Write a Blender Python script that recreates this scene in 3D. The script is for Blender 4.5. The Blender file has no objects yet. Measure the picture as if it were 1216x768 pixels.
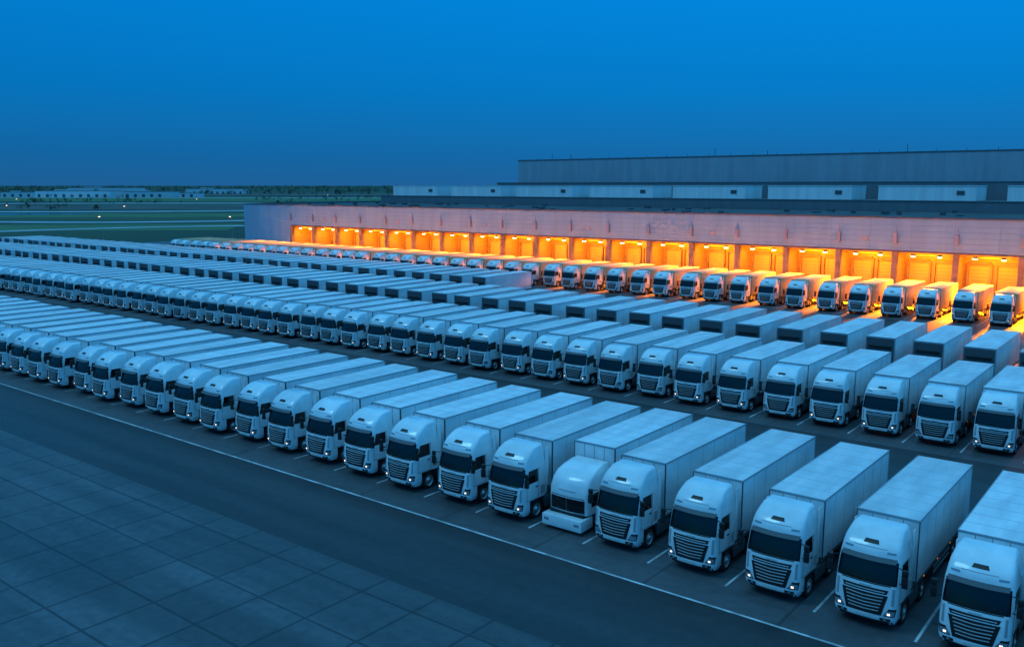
import bpy, bmesh, math, random
from mathutils import Vector
random.seed(7)
R=math.radians
scene=bpy.context.scene
scene.view_settings.view_transform='Standard'
scene.view_settings.look='None'
scene.view_settings.exposure=0
YAW=R(38.2)
CY,SY=math.cos(YAW),math.sin(YAW)

# ---------------------------------------------------------------- materials
def newmat(name):
    m=bpy.data.materials.new(name); m.use_nodes=True
    nt=m.node_tree; b=nt.nodes['Principled BSDF']
    return m,nt,b
def N(nt,t,**kw):
    n=nt.nodes.new(t)
    for k,v in kw.items():
        setattr(n,k,v)
    return n
def simple(name,col,rough=.5,metal=0,spec=.5):
    m,nt,b=newmat(name)
    b.inputs['Base Color'].default_value=(*col,1)
    b.inputs['Roughness'].default_value=rough
    b.inputs['Metallic'].default_value=metal
    b.inputs['Specular IOR Level'].default_value=spec
    return m
def noisy(name,c1,c2,scale,rough=.5,metal=0,stretch=(1,1,1),rand=0.0,detail=5,coat=0,lo=.35,hi=.65,bump=0,spec=.5):
    m,nt,b=newmat(name)
    tc=N(nt,'ShaderNodeTexCoord'); mp=N(nt,'ShaderNodeMapping'); mp.inputs['Scale'].default_value=stretch
    oi=N(nt,'ShaderNodeObjectInfo')
    ad=N(nt,'ShaderNodeVectorMath',operation='ADD')
    ml=N(nt,'ShaderNodeMath',operation='MULTIPLY'); ml.inputs[1].default_value=57.3
    nt.links.new(oi.outputs['Random'],ml.inputs[0])
    nt.links.new(tc.outputs['Object'],mp.inputs[0]); nt.links.new(mp.outputs[0],ad.inputs[0]); nt.links.new(ml.outputs[0],ad.inputs[1])
    no=N(nt,'ShaderNodeTexNoise'); no.inputs['Scale'].default_value=scale; no.inputs['Detail'].default_value=detail
    nt.links.new(ad.outputs[0],no.inputs['Vector'])
    cr=N(nt,'ShaderNodeValToRGB'); cr.color_ramp.elements[0].position=lo; cr.color_ramp.elements[1].position=hi
    cr.color_ramp.elements[0].color=(*c1,1); cr.color_ramp.elements[1].color=(*c2,1)
    nt.links.new(no.outputs['Fac'],cr.inputs[0])
    out=cr.outputs[0]
    if rand:
        mr=N(nt,'ShaderNodeMapRange'); mr.inputs[3].default_value=1-rand; mr.inputs[4].default_value=1.0
        nt.links.new(oi.outputs['Random'],mr.inputs[0])
        vm=N(nt,'ShaderNodeVectorMath',operation='SCALE')
        nt.links.new(out,vm.inputs[0]); nt.links.new(mr.outputs[0],vm.inputs['Scale']); out=vm.outputs[0]
    nt.links.new(out,b.inputs['Base Color'])
    b.inputs['Roughness'].default_value=rough; b.inputs['Metallic'].default_value=metal
    b.inputs['Coat Weight'].default_value=coat
    b.inputs['Specular IOR Level'].default_value=spec
    if bump:
        bp=N(nt,'ShaderNodeBump'); bp.inputs['Strength'].default_value=bump; bp.inputs['Distance'].default_value=.05
        nt.links.new(no.outputs['Fac'],bp.inputs['Height']); nt.links.new(bp.outputs[0],b.inputs['Normal'])
    return m
def emis(name,col,st,sample=False,base=(.1,.1,.1)):
    m,nt,b=newmat(name)
    b.inputs['Base Color'].default_value=(*base,1)
    b.inputs['Emission Color'].default_value=(*col,1)
    b.inputs['Emission Strength'].default_value=st
    if not sample:
        try: m.cycles.emission_sampling='NONE'
        except Exception: pass
    return m

M={}
M['cab']=noisy('cab_paint',(.72,.75,.77),(.86,.88,.89),1.3,.22,rand=.10,coat=.5)
M['box']=noisy('trailer_panel',(.62,.65,.68),(.82,.84,.86),.9,.58,stretch=(1.5,.35,1),rand=.17,spec=.3)
M['box_glowtint']=noisy('trailer_panel_glow_tint',(.68,.44,.22),(.84,.56,.30),.9,.6,stretch=(1.5,.35,1),rand=.17,spec=.25)  # white back-row trailers with the orange dock glow put into their colour
M['glass']=simple('windscreen_glass',(.005,.007,.009),.05,0,.5)
M['black']=simple('black_plastic',(.010,.011,.012),.5)
M['chassis']=noisy('chassis_dark',(.010,.011,.012),(.03,.03,.03),4,.6)
M['tyre']=simple('tyre_rubber',(.015,.015,.016),.8)
M['rim']=simple('rim_metal',(.45,.46,.47),.35,.7)
M['chrome']=simple('chrome',(.80,.81,.82),.22,.5)
M['alu']=simple('aluminium_trim',(.42,.44,.46),.4,.5)
M['grey']=simple('grey_trim',(.075,.085,.095),.5)
M['seam']=simple('panel_seam',(.32,.34,.36),.6)
M['rseam']=simple('roof_seam',(.50,.52,.54),.5)
M['head']=emis('headlamp',(1,.82,.58),1.8,base=(.6,.6,.6))
M['lens']=simple('lamp_lens',(.32,.35,.38),.10,.3)
M['amber']=emis('marker_amber',(1,.35,.05),.5,base=(.5,.15,.02))
M['red']=simple('rear_lamp_red',(.35,.02,.015),.3)
M['plate']=simple('number_plate',(.6,.6,.55),.5)

class MB:
    def __init__(s,mats):
        s.v=[];s.f=[];s.m=[];s.mats=mats
    def mi(s,k):
        if k not in s.mats: s.mats.append(k)
        return s.mats.index(k)
    def add(s,vs,fs,k):
        o=len(s.v); s.v+= [tuple(v) for v in vs]
        i=s.mi(k)
        for f in fs: s.f.append([a+o for a in f]); s.m.append(i)
    def box(s,x0,x1,y0,y1,z0,z1,k,bev=0):
        if bev:
            bm=bmesh.new()
            bmesh.ops.create_cube(bm,size=1)
            for v in bm.verts:
                v.co=Vector((x0 if v.co.x<0 else x1, y0 if v.co.y<0 else y1, z0 if v.co.z<0 else z1))
            bmesh.ops.bevel(bm,geom=bm.edges[:],offset=bev,segments=2,affect='EDGES',profile=.5)
            bm.verts.index_update()
            s.add([v.co[:] for v in bm.verts],[[v.index for v in f.verts] for f in bm.faces],k)
            bm.free(); return
        vs=[(x0,y0,z0),(x1,y0,z0),(x1,y1,z0),(x0,y1,z0),(x0,y0,z1),(x1,y0,z1),(x1,y1,z1),(x0,y1,z1)]
        s.add(vs,[(0,3,2,1),(4,5,6,7),(0,1,5,4),(1,2,6,5),(2,3,7,6),(3,0,4,7)],k)
    def hexa(s,b,t,k):
        s.add(b+t,[(0,3,2,1),(4,5,6,7),(0,1,5,4),(1,2,6,5),(2,3,7,6),(3,0,4,7)],k)
    def rect(s,x0,x1,y0,y1,z,k):
        s.add([(x0,y0,z),(x1,y0,z),(x1,y1,z),(x0,y1,z)],[(0,1,2,3)],k)
    def tube(s,p0,p1,r,k,n=8,r1=None):
        p0=Vector(p0);p1=Vector(p1);d=(p1-p0).normalized()
        a=d.orthogonal().normalized();b=d.cross(a)
        r1=r if r1 is None else r1
        vs=[];
        for (p,rr) in((p0,r),(p1,r1)):
            for i in range(n):
                t=2*math.pi*i/n; vs.append((p+a*rr*math.cos(t)+b*rr*math.sin(t))[:])
        fs=[(i,(i+1)%n,(i+1)%n+n,i+n) for i in range(n)]+[tuple(range(n-1,-1,-1)),tuple(range(n,2*n))]
        s.add(vs,fs,k)
    def lathe(s,cx,cy,cz,prof,sgn,k,n=20):
        vs=[]
        for (r,x) in prof:
            for i in range(n):
                t=2*math.pi*i/n
                vs.append((cx+sgn*x,cy+r*math.cos(t),cz+r*math.sin(t)))
        fs=[]
        for j in range(len(prof)-1):
            for i in range(n):
                q=(j*n+i,j*n+(i+1)%n,(j+1)*n+(i+1)%n,(j+1)*n+i)
                fs.append(q if sgn<0 else q[::-1])
        s.add(vs,fs,k)
    def wheel(s,x,y,sgn,r=.5,w=.3,rim=True):
        s.lathe(x,y,r,[(.31/.5*r,-.02),(.35/.5*r,.02),(.45/.5*r,.02),(r,-.03),(r,-w),(.3*r,-w),(.01,-w)],sgn,'tyre')
        s.lathe(x,y,r,[(.005,.05),(.09,.05),(.11,-.0),(.20,-.07),(.27,-.05),(.31/.5*r,.0),(.31/.5*r,-.02)],sgn,'rim')
    def mesh(s,name,smooth=True,ang=32):
        me=bpy.data.meshes.new(name); me.from_pydata(s.v,[],s.f)
        for k in s.mats: me.materials.append(M[k])
        me.polygons.foreach_set('material_index',s.m)
        me.update()
        if smooth:
            me.polygons.foreach_set('use_smooth',[True]*len(me.polygons))
            me.set_sharp_from_angle(angle=R(ang))
        return me
def obj(name,me,loc=(0,0,0),rz=0,parent=None):
    o=bpy.data.objects.new(name,me); o.location=loc; o.rotation_euler[2]=rz
    scene.collection.objects.link(o)
    if parent: o.parent=parent
    return o

# ---------------------------------------------------------------- truck
PROF=[(.36,.10),(.48,.02),(.95,.0),(1.10,.0),(1.55,.03),(1.90,.09),(2.35,.20),(2.78,.33),(2.98,.37),(3.14,.43),(3.35,.60),(3.55,.86),(3.70,1.14),(3.78,1.5)]
def HW(z):
    t=[(.36,1.12),(.6,1.19),(1.95,1.2),(2.74,1.165),(2.95,1.13),(3.35,1.08),(3.7,.99),(3.78,.9)]
    return interp(t,z)
def interp(t,z):
    if z<=t[0][0]: return t[0][1]
    for a,b in zip(t,t[1:]):
        if z<=b[0]: return a[1]+(b[1]-a[1])*(z-a[0])/(b[0]-a[0])
    return t[-1][1]
BOW=.10; RF=.26
def fy(x,z):
    hw=HW(z); a=abs(x); b=BOW*(min(a,hw-RF)/(hw-RF))**2
    y=interp(PROF,z)+b
    if a>hw-RF:
        d=min(a-(hw-RF),RF*.985); y+=RF-math.sqrt(RF*RF-d*d)
    return y
def ring(z,yb,rb=.1):
    hw=HW(z);yf=interp(PROF,z);p=[]
    for i in range(7):
        x=-(hw-RF)+2*(hw-RF)*i/6
        p.append((x,yf+BOW*(x/(hw-RF))**2,z))
    for k in range(1,5):
        t=k/4*math.pi/2; p.append((hw-RF+RF*math.sin(t),yf+BOW+RF-RF*math.cos(t),z))
    p.append((hw,yb-rb,z))
    for k in range(1,4):
        t=k/3*math.pi/2; p.append((hw-rb+rb*math.cos(t),yb-rb+rb*math.sin(t),z))
    q=[(-x,y,zz) for (x,y,zz) in p[7:]][::-1]
    return p+q
def loft(mb,zs,yb,k,glass=None):
    rs=[ring(z,yb) for z in zs]; n=len(rs[0])
    for j in range(len(rs)-1):
        for i in range(n):
            kk=k
            if glass and glass[0]<=zs[j] and zs[j+1]<=glass[1] and (i<=7 or i>=n-2): kk='glass'
            mb.add([rs[j][i],rs[j][(i+1)%n],rs[j+1][(i+1)%n],rs[j+1][i]],[(0,1,2,3)],kk)
    mb.add(rs[-1],[tuple(range(n))],k); mb.add(rs[0],[tuple(range(n-1,-1,-1))],'chassis')
def patch(mb,x0,x1,z0,z1,off,k,x0t=None,x1t=None,vee=0,nx=6,nz=3):
    x0t=x0 if x0t is None else x0t; x1t=x1 if x1t is None else x1t
    vs=[];w=nx+1
    for j in range(nz+1):
        t=j/nz
        for i in range(nx+1):
            s=i/nx
            x=(x0+(x1-x0)*s)*(1-t)+(x0t+(x1t-x0t)*s)*t
            z=z0+(z1-z0)*t+vee*abs(x)
            vs.append((x,fy(x,z)-off,z))
    fs=[(j*w+i,j*w+i+1,(j+1)*w+i+1,(j+1)*w+i) for j in range(nz) for i in range(nx)]
    bo=len(vs)
    bd=[i for i in range(w)]+[j*w+nx for j in range(1,nz+1)]+[nz*w+i for i in range(nx-1,-1,-1)]+[j*w for j in range(nz-1,0,-1)]
    for b in bd:
        v=vs[b]; vs.append((v[0],v[1]+off+.02,v[2]))
    m=len(bd)
    for i in range(m): fs.append((bd[(i+1)%m],bd[i],bo+i,bo+(i+1)%m))
    mb.add(vs,fs,k)
def weld(me):
    bm=bmesh.new(); bm.from_mesh(me); bmesh.ops.remove_doubles(bm,verts=bm.verts[:],dist=.0006); bm.to_mesh(me); bm.free()
    me.polygons.foreach_set('use_smooth',[True]*len(me.polygons)); me.set_sharp_from_angle(angle=R(32)); me.update()

def trailer_parts(mb,y0,y1,legs=False,skin='box'):
    mb.box(-1.215,1.215,y0,y1,1.14,3.84,skin,.035)
    for s in(-1,1):
        xa,xb=(1.205,1.232) if s>0 else (-1.232,-1.205)
        mb.box(xa,xb,y0-.01,y1+.01,3.78,3.852,'alu'); mb.box(xa,xb,y0-.01,y1+.01,1.10,1.24,'grey')
        mb.box(xa,xb,y0-.012,y0+.09,1.24,3.78,'grey'); mb.box(xa,xb,y1-.07,y1+.012,1.24,3.78,'alu')
        n=7
        for i in range(1,n):
            y=y0+(y1-y0)*i/n; xs=(1.21,1.2195) if s>0 else(-1.2195,-1.21)
            mb.box(*xs,y-.010,y+.010,1.25,3.75,'seam')
        for i in range(4):
            y=y0+1.2+i*2.2; xs=(1.225,1.245) if s>0 else(-1.245,-1.225)
            mb.box(*xs,y-.05,y+.05,1.12,1.17,'amber')
    mb.box(-1.20,1.20,y0-.02,y0+.03,3.78,3.856,'alu')
    mb.box(-1.20,1.20,y0-.02,y0+.02,1.05,1.30,'grey')
    for x in (-.6,0,.6): mb.box(x-.012,x+.012,y0-.012,y0+.01,1.3,3.78,'seam')
    if legs:
        mb.box(-1.17,1.17,y0-.018,y0-.002,1.32,3.74,'grey')
        mb.box(-.95,.95,y0-.14,y0-.02,2.9,3.1,'black',.02); mb.box(-.35,.35,y0-.10,y0-.02,1.55,1.85,'black',.02)
    if skin=='box':
        for i in range(1,8):
            y=y0+(y1-y0)*i/8; mb.box(-1.19,1.19,y-.02,y+.02,3.835,3.845,'rseam')
    mb.box(-1.2,1.2,y1,y1+.03,1.05,1.3,'grey'); mb.box(-.012,.012,y1,y1+.02,1.3,3.8,'grey')
    for x in(-.75,-.35,.35,.75): mb.tube((x,y1+.03,1.2),(x,y1+.03,3.75),.018,'alu',6)
    mb.box(-1.2,1.2,y1-.1,y1-.02,.5,.62,'grey')
    for s in(-1,1): mb.box(s*.95-.2,s*.95+.2,y1-.0,y1+.04,.88,1.0,'red'); mb.box(s*.7-.03,s*.7+.03,y1-.08,y1-.03,.6,1.1,'chassis')
    for s in(-1,1): mb.box(s*.45-.06,s*.45+.06,y0+.3,y1-.05,.88,1.13,'chassis')
    for i in range(8): y=y0+.6+i*(y1-y0-1)/7; mb.box(-1.15,1.15,y-.04,y+.04,1.05,1.13,'chassis')
    for ya in(y1-2.75,y1-1.65):
        mb.tube((-1,ya,.5),(1,ya,.5),.07,'chassis')
        for s in(-1,1): mb.wheel(s*1.18,ya,s,.5,.38); mb.box(s*1.0-.2,s*1.0+.2,ya-.5,ya+.5,1.03,1.06,'black')
    for s in(-1,1):
        mb.box(s*1.15-.02,s*1.15+.02,y1-3.35,y1-3.33,.45,1.1,'black')
        for z in(.55,.8): mb.box(s*1.17-.015,s*1.17+.015,y0+3.1,y1-3.5,z,z+.1,'alu')
        for i in range(4): y=y0+3.3+i*.75; mb.box(s*1.13-.03,s*1.13+.02,y,y+.06,.55,1.1,'chassis')
        yl=y0+2.2
        mb.box(s*.85-.06,s*.85+.06,yl-.06,yl+.06,.45 if not legs else .06,1.1,'chassis')
        mb.box(s*.85-.13,s*.85+.13,yl-.13,yl+.13,.42 if not legs else .02,.47 if not legs else .08,'chassis')

def cab_parts(mb,lit=True):
    loft(mb,[.36,.42,.48,.6,.8,.95,1.08],.82,'cab')
    loft(mb,[1.08,1.3,1.55,1.8,1.90,2.12,2.35,2.55,2.78,2.88,2.98,3.05,3.14,3.23,3.35,3.45,3.55,3.63,3.70,3.75,3.78],2.15,'cab',(1.90,2.78))
    vs=[]; n=10
    for i in range(n+1):
        x=-1.02+2.04*i/n
        y=fy(x,2.84)
        vs+=[(x,y+.03,2.83),(x,y-.17,2.72),(x,y-.185,2.75),(x,y+.03,2.90)]
    fs=[]
    for i in range(n):
        a=i*4;b=a+4
        for q in range(4): fs.append((a+q,b+q,b+(q+1)%4,a+(q+1)%4))
    fs+= [(0,1,2,3),(n*4+3,n*4+2,n*4+1,n*4)]
    mb.add(vs,fs,'grey')
    patch(mb,-.30,.30,3.30,3.42,.012,'black',-.24,.24)
    patch(mb,-.62,.62,3.17,3.19,.01,'seam',nz=1)
    for x in(-.8,.8): patch(mb,x-.16,x+.16,3.04,3.11,.015,'lens',nx=2)
    patch(mb,-.92,.92,1.86,1.895,.008,'black',nz=1)
    for x in(-.45,.35):
        mb.tube((x,fy(x,1.95)-.03,1.92),(x+.5,fy(x+.5,2.3)-.035,2.25),.014,'black',5)
    patch(mb,-.80,.80,1.56,1.72,.012,'black',-.86,.86,nz=2)
    patch(mb,-.66,.66,.70,1.51,.012,'black',-.86,.86,nz=5)
    for i in range(5):
        z=.84+i*.135; w=.56+i*.035
        patch(mb,-w,w,z,z+.026,.045,'chrome',vee=.04,nz=1)
    patch(mb,-.74,.74,1.62,1.645,.035,'chrome',nz=1)
    patch(mb,-.22,.22,1.765,1.815,.02,'chrome',nz=1)
    patch(mb,-1.06,1.06,.37,.485,.014,'black',nz=2,nx=12)
    patch(mb,-.27,.27,.53,.64,.022,'plate',nz=1,nx=2)
    patch(mb,-1.0,-.62,.50,.61,.012,'black',nx=3); patch(mb,.62,1.0,.50,.61,.012,'black',nx=3)
    for s in(-1,1):
        a,b=sorted((s*.72,s*1.13)); at,bt=sorted((s*.92,s*1.17))
        patch(mb,a,b,.70,1.02,.014,'black',at,bt,nx=5)
        a,b=sorted((s*.76,s*1.11)); at,bt=sorted((s*.86,s*1.13))
        patch(mb,a,b,.73,.93,.022,'lens',at,bt,nx=5)
        if lit: patch(mb,s*.93-.05,s*.93+.05,.765,.84,.03,'head',nx=2,nz=1)
        patch(mb,s*.8-.05,s*.8+.05,.525,.585,.02,'lens',nx=2,nz=1)
        a,b=sorted((s*1.0,s*1.08)); patch(mb,a,b,1.15,1.8,.01,'seam',nx=2)
        def sx(z): return s*(HW(z)+.008)
        P=[(.50,2.0),(1.42,2.0),(1.42,2.66),(.66,2.66)]
        vs=[(sx(z),y,z) for y,z in P]
        vs2=[(s*(HW(z)-.02),y,z) for y,z in P]
        q=(0,1,2,3) if s>0 else (3,2,1,0)
        mb.add(vs+vs2,[q]+[((i+1)%4,i,i+4,(i+1)%4+4) for i in range(4)],'glass')
        for (ya,yb,za,zb) in((.47,.485,1.12,2.0),(1.47,1.485,1.12,2.7),(.485,1.47,1.12,1.135)):
            xs=sorted((s*1.19,s*1.206)); mb.box(*xs,ya,yb,za,zb,'grey')
        xs=sorted((s*1.2,s*1.23)); mb.box(*xs,1.22,1.4,1.72,1.77,'black')
        xs=sorted((s*1.19,s*1.206)); mb.box(*xs,1.65,2.0,1.25,1.7,'seam')
        mb.tube((s*1.12,.42,2.62),(s*1.40,.20,2.62),.02,'black',6); mb.tube((s*1.15,.40,2.02),(s*1.40,.20,2.05),.02,'black',6)
        xs=sorted((s*1.31,s*1.52)); mb.box(*xs,.08,.24,1.98,2.42,'black',.03); mb.box(*xs,.10,.24,2.44,2.68,'black',.03)
        n=8
        for i in range(n):
            t0=math.pi*i/n;t1=math.pi*(i+1)/n
            def pt(t,r): return (1.36-math.cos(t)*r, .52+math.sin(t)*r*.98)
            a0,a1,b0,b1=pt(t0,.57),pt(t1,.57),pt(t0,.52),pt(t1,.52)
            xa,xb=sorted((s*.75,s*1.215))
            mb.hexa([(xa,*b0),(xb,*b0),(xb,*b1),(xa,*b1)],[(xa,*a0),(xb,*a0),(xb,*a1),(xa,*a1)],'black')
        xs=sorted((s*.85,s*1.19))
        mb.box(*xs,.55,.8,.5,.53,'alu')
        mb.wheel(s*1.17,1.36,s,.5,.32)
        xs=sorted((s*1.12,s*1.16)); mb.box(*xs,2.12,2.42,1.15,3.6,'cab',.01)
        xs=sorted((s*.62,s*1.19)); mb.box(*xs,2.05,3.3,.38,1.0,'grey',.06)
        xs=sorted((s*.86,s*1.2)); mb.box(*xs,3.38,4.5,1.03,1.07,'black')
        mb.wheel(s*1.16,3.95,s,.5,.55)
        mb.box(s*.42-.05,s*.42+.05,.5,4.9,.7,.95,'chassis')
    mb.tube((-1,1.36,.5),(1,1.36,.5),.07,'chassis'); mb.tube((-1,3.95,.5),(1,3.95,.5),.1,'chassis')
    mb.box(-.5,.5,3.4,4.4,.95,1.06,'chassis')
    mb.box(-1.0,1.0,2.14,2.3,1.1,2.6,'chassis')
    mb.tube((-.8,2.35,1.1),(-.8,2.35,3.2),.07,'grey')

def make_truck(lit,skin='box'):
    mb=MB([]); cab_parts(mb,lit); trailer_parts(mb,2.62,11.9,skin=skin)
    me=mb.mesh('semi_truck_mesh'); weld(me); return me
truck=make_truck(True); truck_off=make_truck(False)
truck_glowtint=make_truck(True,'box_glowtint'); truck_glowtint_off=make_truck(False,'box_glowtint')
mb=MB([]); trailer_parts(mb,0,11.2,True); mb.box(-.2,.2,.9,1.1,.95,1.08,'chassis'); trailer=mb.mesh('semi_trailer_mesh'); weld(trailer)

def make_box_truck():
    global PROF
    old=PROF
    mb=MB([])
    trailer_parts(mb,2.62,11.3)
    PROF=[(.9,.12),(1.3,.10),(1.9,.12),(2.1,.16),(2.5,.30),(2.8,.62),(3.0,1.1),(3.1,1.6)]
    def HWl(z): return interp([(.9,1.15),(2.1,1.17),(2.8,1.08),(3.1,.95)],z)
    g=globals(); oh=g['HW']; g['HW']=HWl
    loft(mb,[.9,1.0,1.2,1.45,1.7,1.8,1.9,2.1,2.3,2.5,2.65,2.8,2.9,3.0,3.1],2.5,'cab')
    patch(mb,-1.0,1.0,1.0,1.66,.012,'glass',nx=12)
    patch(mb,-.95,.95,1.72,1.75,.01,'grey',nz=1); patch(mb,-.5,.5,2.0,2.04,.01,'seam',nz=1)
    patch(mb,-.02,.02,1.0,1.66,.02,'grey',nx=1)
    g['HW']=oh; PROF=old
    mb.box(-1.17,1.17,-.35,.75,.22,.80,'cab',.05)
    mb.box(-1.0,1.0,.1,.8,.78,.95,'black')
    for s in(-1,1):
        mb.box(s*.9-.14,s*.9+.14,-.37,-.34,.5,.63,'lens')
        mb.box(*sorted((s*.85,s*1.15)),.9,2.4,.4,.9,'grey')
        mb.wheel(s*1.13,1.36,s,.48,.3); mb.wheel(s*1.15,3.95,s,.5,.55)
        xs=sorted((s*1.16,s*1.178)); mb.box(*xs,.6,1.5,1.3,1.95,'glass')
        mb.box(*sorted((s*1.2,s*1.34)),.3,.42,1.6,2.0,'black',.02)
        mb.box(s*.42-.05,s*.42+.05,.5,4.9,.7,.95,'chassis')
    me=mb.mesh('box_truck_mesh'); weld(me); return me
boxtruck=make_box_truck()

def jit(a): return random.uniform(-a,a)
xs1=[-1.6,-5.5,-9.35,-13.2,-17.0,-20.8]
x=-27.3
obj('box_truck',boxtruck,(-24.1,34.9,0),R(.3))
xs1b=[]
while x>-135: xs1b.append(x); x-=3.76
for x in xs1+xs1b+[2.3,6.2]: obj('semi_truck',truck if random.random()<.85 else truck_off,(x+jit(.10),34.1+jit(.22),0),R(jit(.6)))
x=-2.6; row2=[]
while x>-246: row2.append(x); x-=3.58
for x in row2: obj('semi_truck',truck if random.random()<.7 else truck_off,(x+jit(.10),61.8+jit(.25),0),R(jit(.6)))
x=2; row3=[]
while x>-247: row3.append(x); x-=4.05
for x in row3: obj('semi_trailer',trailer,(x+jit(.1),80.6+jit(.3),0),R(jit(.6)))
x=-84; row3b=[]
while x>-248: row3b.append(x); x-=4.0
for x in row3b: obj('semi_trailer',trailer,(x+jit(.1),98.5+jit(.3),0),R(jit(.6)))
x=1.5; row4=[]
while x>-206: row4.append(x); x-=4.25
for i,x in enumerate(row4): obj('semi_truck',truck_glowtint if random.random()<.35 else truck_glowtint_off,(x+jit(.15),121+jit(.4),0),R(jit(.8)))

# ---------------------------------------------------------------- ground
def joint_mat(name,c1,c2,jc,sx,sy,rough,streak=.0,joint=.09,big=.06,stain=0):
    m,nt,b=newmat(name)
    tc=N(nt,'ShaderNodeTexCoord')
    L=nt.links.new
    n1=N(nt,'ShaderNodeTexNoise'); n1.inputs['Scale'].default_value=big; n1.inputs['Detail'].default_value=6; n1.inputs['Roughness'].default_value=.6
    L(tc.outputs['Object'],n1.inputs['Vector'])
    mp=N(nt,'ShaderNodeMapping'); mp.inputs['Scale'].default_value=(.02,.45,1); L(tc.outputs['Object'],mp.inputs[0])
    n2=N(nt,'ShaderNodeTexNoise'); n2.inputs['Scale'].default_value=1; n2.inputs['Detail'].default_value=5; L(mp.outputs[0],n2.inputs['Vector'])
    n3=N(nt,'ShaderNodeTexNoise'); n3.inputs['Scale'].default_value=2.2; n3.inputs['Detail'].default_value=8; L(tc.outputs['Object'],n3.inputs['Vector'])
    a=N(nt,'ShaderNodeMath',operation='MULTIPLY_ADD'); a.inputs[1].default_value=.45; L(n3.outputs['Fac'],a.inputs[0]); 
    a2=N(nt,'ShaderNodeMath',operation='MULTIPLY'); a2.inputs[1].default_value=.55; L(n1.outputs['Fac'],a2.inputs[0]); L(a2.outputs[0],a.inputs[2])
    cr=N(nt,'ShaderNodeValToRGB'); cr.color_ramp.elements[0].position=.36; cr.color_ramp.elements[1].position=.62
    cr.color_ramp.elements[0].color=(*c1,1); cr.color_ramp.elements[1].color=(*c2,1); L(a.outputs[0],cr.inputs[0])
    sr=N(nt,'ShaderNodeMapRange'); sr.inputs[1].default_value=.42; sr.inputs[2].default_value=.62; sr.inputs[3].default_value=1-streak; sr.inputs[4].default_value=1.0
    L(n2.outputs['Fac'],sr.inputs[0])
    vs=N(nt,'ShaderNodeVectorMath',operation='SCALE'); L(cr.outputs[0],vs.inputs[0]); L(sr.outputs[0],vs.inputs['Scale'])
    out=vs.outputs[0]
    if stain:
        n4=N(nt,'ShaderNodeTexNoise'); n4.inputs['Scale'].default_value=.55; n4.inputs['Detail'].default_value=3; L(tc.outputs['Object'],n4.inputs['Vector'])
        s4=N(nt,'ShaderNodeMapRange'); s4.inputs[1].default_value=.58; s4.inputs[2].default_value=.70; s4.inputs[3].default_value=1; s4.inputs[4].default_value=1-stain; L(n4.outputs['Fac'],s4.inputs[0])
        v4=N(nt,'ShaderNodeVectorMath',operation='SCALE'); L(out,v4.inputs[0]); L(s4.outputs[0],v4.inputs['Scale']); out=v4.outputs[0]
    if sx:
        mp2=N(nt,'ShaderNodeMapping'); mp2.inputs['Scale'].default_value=(1,1,0); L(tc.outputs['Object'],mp2.inputs[0])
        br=N(nt,'ShaderNodeTexBrick'); br.offset=0; br.inputs['Scale'].default_value=1; br.inputs['Brick Width'].default_value=sx; br.inputs['Row Height'].default_value=sy
        br.inputs['Mortar Size'].default_value=joint; br.inputs['Mortar Smooth'].default_value=.6
        br.inputs['Color1'].default_value=(.85,.85,.85,1); br.inputs['Color2'].default_value=(1.10,1.10,1.10,1); br.inputs['Mortar'].default_value=(*jc,1)
        L(mp2.outputs[0],br.inputs['Vector'])
        mm=N(nt,'ShaderNodeVectorMath',operation='MULTIPLY'); L(out,mm.inputs[0]); L(br.outputs['Color'],mm.inputs[1]); out=mm.outputs[0]
    L(out,b.inputs['Base Color'])
    rr=N(nt,'ShaderNodeMapRange'); rr.inputs[3].default_value=rough-.12; rr.inputs[4].default_value=rough+.12; L(n1.outputs['Fac'],rr.inputs[0]); L(rr.outputs[0],b.inputs['Roughness'])
    bp=N(nt,'ShaderNodeBump'); bp.inputs['Strength'].default_value=.25; bp.inputs['Distance'].default_value=.02; L(n3.outputs['Fac'],bp.inputs['Height']); L(bp.outputs[0],b.inputs['Normal'])
    return m
M['slab']=joint_mat('concrete_slabs',(.060,.065,.071),(.108,.115,.124),(.34,.34,.34),3.0,3.0,.52,.42,joint=.085,stain=.2)
M['stall']=joint_mat('concrete_stalls',(.066,.070,.076),(.105,.11,.118),(.6,.6,.6),6,6,.55,.15,stain=.35)
M['asphalt']=joint_mat('asphalt',(.024,.027,.031),(.043,.046,.051),(.5,.5,.5),0,0,.55,.40,stain=.2)
M['line']=noisy('road_paint',(.32,.32,.32),(.70,.70,.70),1.5,.5)
M['kerb']=noisy('kerb_concrete',(.2,.2,.2),(.32,.32,.31),1,.7)
M['grass']=noisy('field_grass',(.010,.030,.010),(.035,.070,.022),.006,.9,detail=9,lo=.35,hi=.7)
M['field2']=noisy('field_crop',(.05,.11,.035),(.08,.15,.05),.01,.9,stretch=(1,8,1),detail=8)
M['field3']=noisy('field_ploughed',(.04,.045,.03),(.09,.09,.07),.012,.9,stretch=(1,6,1),detail=8)
M['leaf']=noisy('foliage',(.012,.028,.012),(.05,.085,.03),.25,.8)
M['bark']=simple('bark',(.05,.04,.03),.9)
M['road']=noisy('country_road',(.30,.32,.34),(.42,.44,.46),.05,.5)

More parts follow.
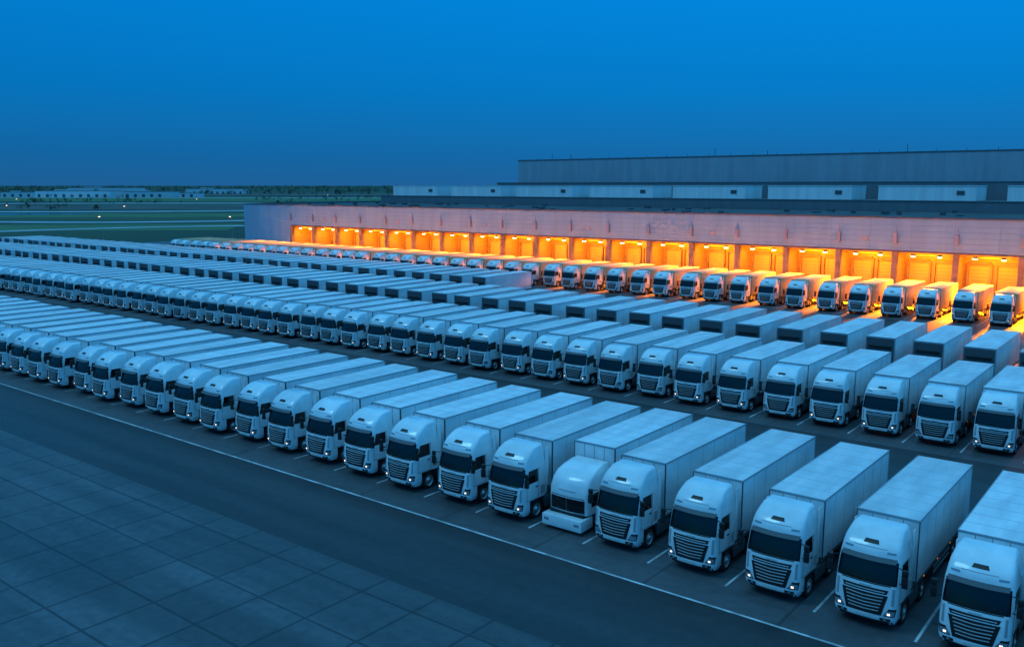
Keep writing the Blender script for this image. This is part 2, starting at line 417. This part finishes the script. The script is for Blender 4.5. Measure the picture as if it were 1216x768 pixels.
mb=MB([]); mb.rect(-40000,40000,-8000,60000,0,'grass'); obj('ground',mb.mesh('ground',False))
XL,XR=-252,70
mb=MB([]); mb.rect(XL,XR,-60,25.5,.02,'slab'); obj('concrete_pavement',mb.mesh('concrete_pavement',False))
mb=MB([])
for a,b in((32,48.5),(60,75.5),(79,93),(97,112),(119,150)): mb.rect(XL,XR,a,b,.02,'stall')
obj('parking_pavement',mb.mesh('parking_pavement',False))
mb=MB([])
for a,b in((25.5,32),(48.5,60),(75.5,79),(93,97),(112,119)): mb.rect(XL,XR,a,b,.02,'asphalt')
obj('asphalt_road',mb.mesh('asphalt_road',False))
mb=MB([])
mb.rect(XL,XR,31.87,32.0,.028,'line')
def stalls(xs,y0,y1):
    xs=sorted(xs)
    for a,b in zip(xs,xs[1:]):
        c=(a+b)/2; mb.rect(c-.055,c+.055,y0,y1,.028,'line')
stalls(xs1+[-24.1]+xs1b+[2.3,6.2],34.0,46.5); stalls(row2,61.4,74)
stalls(row3,79.5,92); stalls(row4,120,134)
obj('parking_markings',mb.mesh('parking_markings',False))
mb=MB([]); mb.box(XL-.3,XL,-60,150,-.1,.15,'kerb'); mb.box(XL-.3,-206,150,150.3,-.1,.15,'kerb'); obj('kerb',mb.mesh('kerb',False))

# ---------------------------------------------------------------- warehouse
def panel_mat(name,c,vert,horiz,dark=.8,rough=.5):
    m,nt,b=newmat(name); L=nt.links.new
    tc=N(nt,'ShaderNodeTexCoord'); sp=N(nt,'ShaderNodeSeparateXYZ'); L(tc.outputs['Object'],sp.inputs[0])
    def saw(o,per,w):
        d=N(nt,'ShaderNodeMath',operation='DIVIDE'); d.inputs[1].default_value=per; L(o,d.inputs[0])
        f=N(nt,'ShaderNodeMath',operation='FRACT'); L(d.outputs[0],f.inputs[0])
        g=N(nt,'ShaderNodeMath',operation='LESS_THAN'); g.inputs[1].default_value=w/per; L(f.outputs[0],g.inputs[0]); return g.outputs[0]
    mx=N(nt,'ShaderNodeMath',operation='MAXIMUM'); L(saw(sp.outputs['X'],vert,.10),mx.inputs[0]); L(saw(sp.outputs['Z'],horiz,.06),mx.inputs[1])
    no=N(nt,'ShaderNodeTexNoise'); no.inputs['Scale'].default_value=.3; no.inputs['Detail'].default_value=6
    mp=N(nt,'ShaderNodeMapping'); mp.inputs['Scale'].default_value=(2,1,.25); L(tc.outputs['Object'],mp.inputs[0]); L(mp.outputs[0],no.inputs['Vector'])
    cr=N(nt,'ShaderNodeValToRGB'); cr.color_ramp.elements[0].position=.35; cr.color_ramp.elements[1].position=.65
    cr.color_ramp.elements[0].color=(*[v*.86 for v in c],1); cr.color_ramp.elements[1].color=(*c,1); L(no.outputs['Fac'],cr.inputs[0])
    s=N(nt,'ShaderNodeMapRange'); s.inputs[3].default_value=1; s.inputs[4].default_value=dark; L(mx.outputs[0],s.inputs[0])
    v=N(nt,'ShaderNodeVectorMath',operation='SCALE'); L(cr.outputs[0],v.inputs[0]); L(s.outputs[0],v.inputs['Scale']); L(v.outputs[0],b.inputs['Base Color'])
    b.inputs['Roughness'].default_value=rough
    bp=N(nt,'ShaderNodeBump'); bp.inputs['Distance'].default_value=.05; bp.inputs['Strength'].default_value=.5; bp.invert=True
    L(mx.outputs[0],bp.inputs['Height']); L(bp.outputs[0],b.inputs['Normal'])
    return m
M['wall']=panel_mat('facade_panels',(.22,.46,.62),6.0,.85,.80)
M['wall2']=panel_mat('upper_facade_panels',(.15,.17,.19),3.0,2.4,.85)
M['wall3']=panel_mat('rear_hall_panels',(.30,.36,.42),4.0,30,.88)
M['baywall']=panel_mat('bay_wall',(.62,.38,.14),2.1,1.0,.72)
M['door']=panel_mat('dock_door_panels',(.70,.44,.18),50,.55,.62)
M['roof']=noisy('roof_membrane',(.035,.036,.038),(.075,.075,.078),.12,.8)
M['cap']=simple('parapet_cap',(.10,.11,.12),.5,.3)
M['unit']=panel_mat('roof_unit_cladding',(.80,.82,.83),2.3,20,.88)
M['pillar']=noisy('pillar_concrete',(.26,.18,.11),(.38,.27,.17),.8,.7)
M['lampO']=emis('dock_lamp_glow',(1,.66,.22),28,base=(.5,.3,.1))

bld=bpy.data.objects.new('warehouse_building',None); scene.collection.objects.link(bld)
YW=143.0; ZD=7.0; ZT=12.1; BX0=-203.0; BAY0=-183.5; BW=8.55; NB=28
BXR=BAY0+BW*NB
mb=MB([])
mb.box(BX0,BXR,YW,YW+.3,ZD,ZT,'wall'); mb.box(BX0,BAY0,YW,YW+.3,0,ZD,'wall')
mb.box(BX0,BX0+.3,YW+.3,230,0,ZT,'wall')
obj('facade',mb.mesh('facade',False),parent=bld)
mb=MB([])
mb.box(BX0-.08,BXR,YW-.08,YW+.45,ZT,ZT+.22,'cap'); mb.box(BX0-.08,BX0+.4,YW+.45,230,ZT,ZT+.22,'cap')
mb.box(BAY0,BXR,YW-.05,YW-.003,ZD-.02,ZD+.28,'cap')
obj('parapet',mb.mesh('parapet',False),parent=bld)
mb=MB([]); mb.box(BX0+.3,BXR,YW+.3,230,ZT-.5,ZT-.15,'roof')
for i in range(60):
    x=random.uniform(BX0+5,BXR-5); y=random.uniform(YW+6,180); w=random.uniform(.5,1.4)
    mb.box(x,x+w,y,y+w,ZT-.15,ZT+random.uniform(.1,.5),'grey')
obj('roof',mb.mesh('roof',False),parent=bld)
YB=148.5
mb=MB([])
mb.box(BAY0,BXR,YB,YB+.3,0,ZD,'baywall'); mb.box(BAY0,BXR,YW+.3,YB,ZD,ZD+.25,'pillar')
obj('bay_walls',mb.mesh('bay_walls',False),parent=bld)
mb=MB([])
for i in range(NB+1):
    x=BAY0+i*BW
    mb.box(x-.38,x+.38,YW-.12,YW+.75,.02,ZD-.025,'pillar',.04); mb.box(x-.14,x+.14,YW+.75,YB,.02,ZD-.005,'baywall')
obj('pillars',mb.mesh('pillars',False),parent=bld)
mb=MB([])
for i in range(NB):
    x=BAY0+i*BW
    for c in(2.35,6.2):
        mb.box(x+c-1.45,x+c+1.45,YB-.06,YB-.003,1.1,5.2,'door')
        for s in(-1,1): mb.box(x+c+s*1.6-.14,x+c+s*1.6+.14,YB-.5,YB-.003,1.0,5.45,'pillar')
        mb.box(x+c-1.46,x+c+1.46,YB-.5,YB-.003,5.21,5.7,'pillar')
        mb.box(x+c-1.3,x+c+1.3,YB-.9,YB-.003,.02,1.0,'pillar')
    mb.box(x+.5,x+8,YW+1.6,YW+1.75,6.5,6.62,'pillar')
obj('dock_doors',mb.mesh('dock_doors',False),parent=bld)
mb=MB([])
for i in range(NB):
    x=BAY0+i*BW
    for c in(2.4,6.15):
        mb.box(x+c-.3,x+c+.3,YW+.9,YW+1.2,6.42,6.75,'grey'); mb.box(x+c-.27,x+c+.27,YW+.86,YW+1.18,6.30,6.41,'lampO')
obj('dock_lamps',mb.mesh('dock_lamps',False),parent=bld)
mb=MB([])
for i in range(NB):
    x=BAY0+i*BW
    mb.box(x-.28,x+.28,YW-.42,YW-.003,8.3,9.9,'alu',.04); mb.box(x-.05,x+.05,YW-.1,YW-.003,9.9,10.8,'alu')
    if i%3==1: mb.box(x+3.5,x+4.5,YW-.12,YW-.003,8.7,9.2,'alu')
obj('wall_boxes',mb.mesh('wall_boxes',False),parent=bld)
mb=MB([])
mb.box(-196,BXR,186,206,ZT-.14,13.9,'wall2'); mb.box(-196.1,BXR,185.9,206,13.9,14.05,'cap')
mb.box(-166,BXR,204,222,14.05,17.6,'wall2'); mb.box(-166.1,BXR,203.9,222,17.6,17.85,'cap')
obj('roof_step',mb.mesh('roof_step',False),parent=bld)
mb=MB([])
x=-77.8
for k in range(-5,6):
    xx=x+k*23.3
    mb.box(xx,xx+18,189.5,199,14.06,16.85,'unit',.05); mb.box(xx-.1,xx+18.1,189.4,199.1,16.86,17.0,'unit')
    mb.box(xx+14.6,xx+16.0,189.4,189.49,15.2,16.0,'grey')
obj('roof_units',mb.mesh('roof_units',False),parent=bld)
mb=MB([])
mb.box(-166,BXR,214,300,.0,24.2,'wall3'); mb.box(-166.1,BXR,213.9,300,24.2,24.5,'cap')
for i in range(40): 
    xx=-160+i*6.1
    mb.tube((xx,216,24.5),(xx,216,25.2),.05,'cap',5)
for xx in(-165,-158,-110,-95,-60,-20): mb.tube((xx,230,24.5),(xx,230,24.5+random.uniform(1,2.6)),.08,'grey',5)
obj('rear_hall',mb.mesh('rear_hall',False),parent=bld)

# outward floodlights under the lintel (spread narrowed to keep orange off the front rows, cut off below the horizontal) and lamps that wash the bay walls
LO=bpy.data.lights.new('dock_light','AREA'); LO.shape='RECTANGLE'; LO.size=3.0; LO.size_y=.5; LO.energy=8200; LO.color=(1,.23,.002); LO.spread=R(54)
LI=bpy.data.lights.new('dock_light_inner','AREA'); LI.shape='RECTANGLE'; LI.size=5.0; LI.size_y=.4; LI.energy=1150; LI.color=(1,.31,.004)
for i in range(24):
    x=BAY0+(i+.5)*BW
    o=bpy.data.objects.new('dock_light',LO); scene.collection.objects.link(o); o.parent=bld
    o.location=(x,YW-.25,6.75); o.rotation_euler=(R(-59),0,0)
    o=bpy.data.objects.new('dock_light_inner',LI); scene.collection.objects.link(o); o.parent=bld
    o.location=(x,YW+.9,6.2); o.rotation_euler=(R(52),0,0)

# ---------------------------------------------------------------- surroundings
def W(r,f): return (r*CY-f*SY, r*SY+f*CY)
def strip(mb,pts,w,z,k):
    P=[Vector(W(*p)) for p in pts]
    for _ in range(3):
        Q=[P[0]]
        for a,b in zip(P,P[1:]): Q+= [a*.75+b*.25,a*.25+b*.75]
        P=Q+[P[-1]]
    vs=[]
    for i,p in enumerate(P):
        d=(P[min(i+1,len(P)-1)]-P[max(i-1,0)]).normalized(); n=Vector((-d.y,d.x))
        a=p+n*w/2;b=p-n*w/2; vs+=[(a.x,a.y,z),(b.x,b.y,z)]
    mb.add(vs,[(2*i,2*i+1,2*i+3,2*i+2) for i in range(len(P)-1)],k)
def fld(mb,pts,z,k):
    vs=[(*W(*p),z) for p in pts]; mb.add(vs,[tuple(range(len(vs)))],k)
mb=MB([])
fld(mb,[(-420,470),(-40,500),(-60,560),(-460,540)],.02,'field2')
fld(mb,[(-500,640),(-20,660),(-40,800),(-600,780)],.02,'field3')
fld(mb,[(-300,330),(-110,345),(-120,400),(-330,385)],.02,'field2')
fld(mb,[(-900,950),(-100,1000),(-100,1300),(-1200,1250)],.02,'field2')
fld(mb,[(-2000,1500),(-100,1550),(-100,2100),(-2200,2000)],.02,'field3')
obj('farm_field',mb.mesh('farm_field',False))
mb=MB([])
strip(mb,[(-360,440),(-260,425),(-190,415),(-140,432),(-100,462),(-60,470),(-20,465)],14,.06,'road')
strip(mb,[(-260,300),(-200,325),(-165,360),(-130,380),(-90,386),(0,390)],9,.07,'road')
strip(mb,[(-560,620),(-380,585),(-230,590),(-150,630),(-60,645),(40,630)],24,.06,'road')
strip(mb,[(-900,870),(-600,840),(-300,880),(-200,860),(100,880)],34,.06,'road')
strip(mb,[(-1200,1400),(-500,1250),(100,1300)],46,.06,'road')
obj('country_road',mb.mesh('country_road',False))
M['water']=simple('water_surface',(.02,.03,.035),.08)
mb=MB([]); fld(mb,[(-430,530),(-300,522),(-250,535),(-270,550),(-360,556),(-440,548)],.05,'water'); obj('pond_water',mb.mesh('pond_water',False))

def trees(name,spots,hmin,hmax,leaves):
    mb=MB([])
    for (r,f) in spots:
        cx,cy=W(r,f); h=random.uniform(hmin,hmax); w=h*random.uniform(.4,.8)
        mb.tube((cx,cy,0),(cx+jit(.3),cy+jit(.3),h*.5),h*.022,'bark',4,h*.01)
        cl=[(cx+jit(w*.6),cy+jit(w*.6),h*random.uniform(.28,.85),w*random.uniform(.3,.55)) for _ in range(6)]
        for _ in range(leaves):
            c=random.choice(cl); d=Vector((random.gauss(0,1),random.gauss(0,1),random.gauss(0,1))).normalized()*c[3]*random.uniform(.5,1.05)
            p=Vector(c[:3])+d; s=h*random.uniform(.04,.10)
            a=Vector((jit(1),jit(1),jit(1))).normalized()*s; b=a.orthogonal().normalized()*s*random.uniform(.6,1)
            mb.add([p-a,p-b,p+a,p+b],[(0,1,2,3)],'leaf')
    obj(name,mb.mesh(name,False))
sp=[]
for _ in range(260):
    f=random.choice([1700,2150,2600])+jit(60); sp.append((random.uniform(-.62,.05)*f,f))
trees('distant_trees',sp,6,12,50)
sp=[]
for c in range(16):
    f0=random.uniform(560,1300); r0=random.uniform(-.6,-.15)*f0
    for _ in range(random.randint(4,12)): sp.append((r0+jit(.06*f0),f0+jit(6)))
trees('hedgerow_trees',sp,2.5,5.5,60)
sp=[]
for _ in range(700):
    f=random.uniform(3200,6000); sp.append((random.uniform(-.62,.12)*f,f))
trees('horizon_woodland',sp,9,20,22)

M['farwall']=simple('distant_cladding',(.62,.65,.67),.6)
M['winlamp']=emis('distant_lamp',(1,.62,.3),7)
def hall(r,f,w,d,h):
    mb=MB([]); mb.box(-w/2,w/2,-d/2,d/2,0,h,'farwall'); mb.box(-w/2-.3,w/2+.3,-d/2-.3,d/2+.3,h,h+.5,'cap')
    mb.box(-w*.3,-w*.1,-d*.2,d*.2,h+.5,h+2,'farwall')
    for i in range(int(w/12)): mb.box(-w/2+4+i*12,-w/2+8+i*12,-d/2-.1,-d/2,0,4.5,'grey')
    x,y=W(r,f); obj('distant_warehouse',mb.mesh('distant_warehouse',False),(x,y,0),YAW)
hall(-640,1330,110,40,9); hall(-540,1350,70,40,8); hall(-740,1360,50,30,7); hall(-470,1320,30,20,6); hall(-900,2000,150,50,12); hall(-620,1900,120,50,10)

mb=MB([])
mb.tube((0,0,0),(0,0,8),.09,'alu',8,.06); mb.tube((0,0,0),(0,0,.5),.16,'alu',8,.12)
mb.tube((0,0,7.9),(0,-1.3,8.15),.045,'alu',6); mb.box(-.16,.16,-1.9,-1.2,8.1,8.22,'grey',.02); mb.box(-.14,.14,-1.85,-1.25,7.98,8.098,'winlamp')
lamp=mb.mesh('street_lamp')
for (r,f) in((-82,262),(-120,262),(-170,395),(-230,410),(-330,600),(-210,600),(-420,860),(-180,880),(-640,1300),(-560,1310)):
    x,y=W(r,f); obj('street_lamp',lamp,(x,y,0),YAW)

# ---------------------------------------------------------------- world & sun
w=bpy.data.worlds.new('World'); scene.world=w; w.use_nodes=True
nt=w.node_tree; L=nt.links.new; bg=nt.nodes['Background']
tc=N(nt,'ShaderNodeTexCoord'); sp=N(nt,'ShaderNodeSeparateXYZ'); L(tc.outputs['Generated'],sp.inputs[0])
cr=N(nt,'ShaderNodeValToRGB'); e=cr.color_ramp.elements
stops=[(0,(.014,.125,.340)),(.03,(.007,.136,.400)),(.10,(.001,.180,.555)),(.20,(.0,.225,.69)),(.45,(.02,.37,.88)),(1,(.17,.68,1.20))]
e[0].position=0; e[0].color=(*stops[0][1],1); e[1].position=1; e[1].color=(*stops[-1][1],1)
for p,c in stops[1:-1]:
    q=e.new(p); q.color=(*c,1)
L(sp.outputs['Z'],cr.inputs[0])
dt=N(nt,'ShaderNodeVectorMath',operation='DOT_PRODUCT'); dt.inputs[1].default_value=(CY,SY,0); L(tc.outputs['Generated'],dt.inputs[0])
mr=N(nt,'ShaderNodeMapRange'); mr.inputs[1].default_value=-.5; mr.inputs[2].default_value=.5; mr.inputs[3].default_value=.88; mr.inputs[4].default_value=1.03
L(dt.outputs['Value'],mr.inputs[0])
sc=N(nt,'ShaderNodeVectorMath',operation='SCALE'); L(cr.outputs[0],sc.inputs[0]); L(mr.outputs[0],sc.inputs['Scale'])
sky=N(nt,'ShaderNodeTexSky'); sky.sky_type='NISHITA'; sky.sun_disc=False; sky.sun_elevation=R(1.0); sky.sun_rotation=R(200); 
tn=N(nt,'ShaderNodeVectorMath',operation='MULTIPLY'); tn.inputs[1].default_value=(.0005,.015,.05); L(sky.outputs[0],tn.inputs[0])
ad=N(nt,'ShaderNodeVectorMath',operation='ADD'); L(sc.outputs[0],ad.inputs[0]); L(tn.outputs[0],ad.inputs[1])
L(ad.outputs[0],bg.inputs[0]); bg.inputs[1].default_value=1.0
sl=bpy.data.lights.new('sun','SUN'); sl.energy=.50; sl.angle=R(16); sl.color=(.36,.80,1)
so=bpy.data.objects.new('sun',sl); scene.collection.objects.link(so); so.rotation_euler=(R(38),0,R(-44))

# ---------------------------------------------------------------- camera
cd=bpy.data.cameras.new('camera'); cam=bpy.data.objects.new('camera',cd); scene.collection.objects.link(cam)
cd.sensor_width=36; cd.lens=36*1057/1216; cd.clip_end=90000; cd.clip_start=.5
cam.location=(0,0,17); cam.rotation_euler=(R(90-8.8),0,YAW)
scene.camera=cam
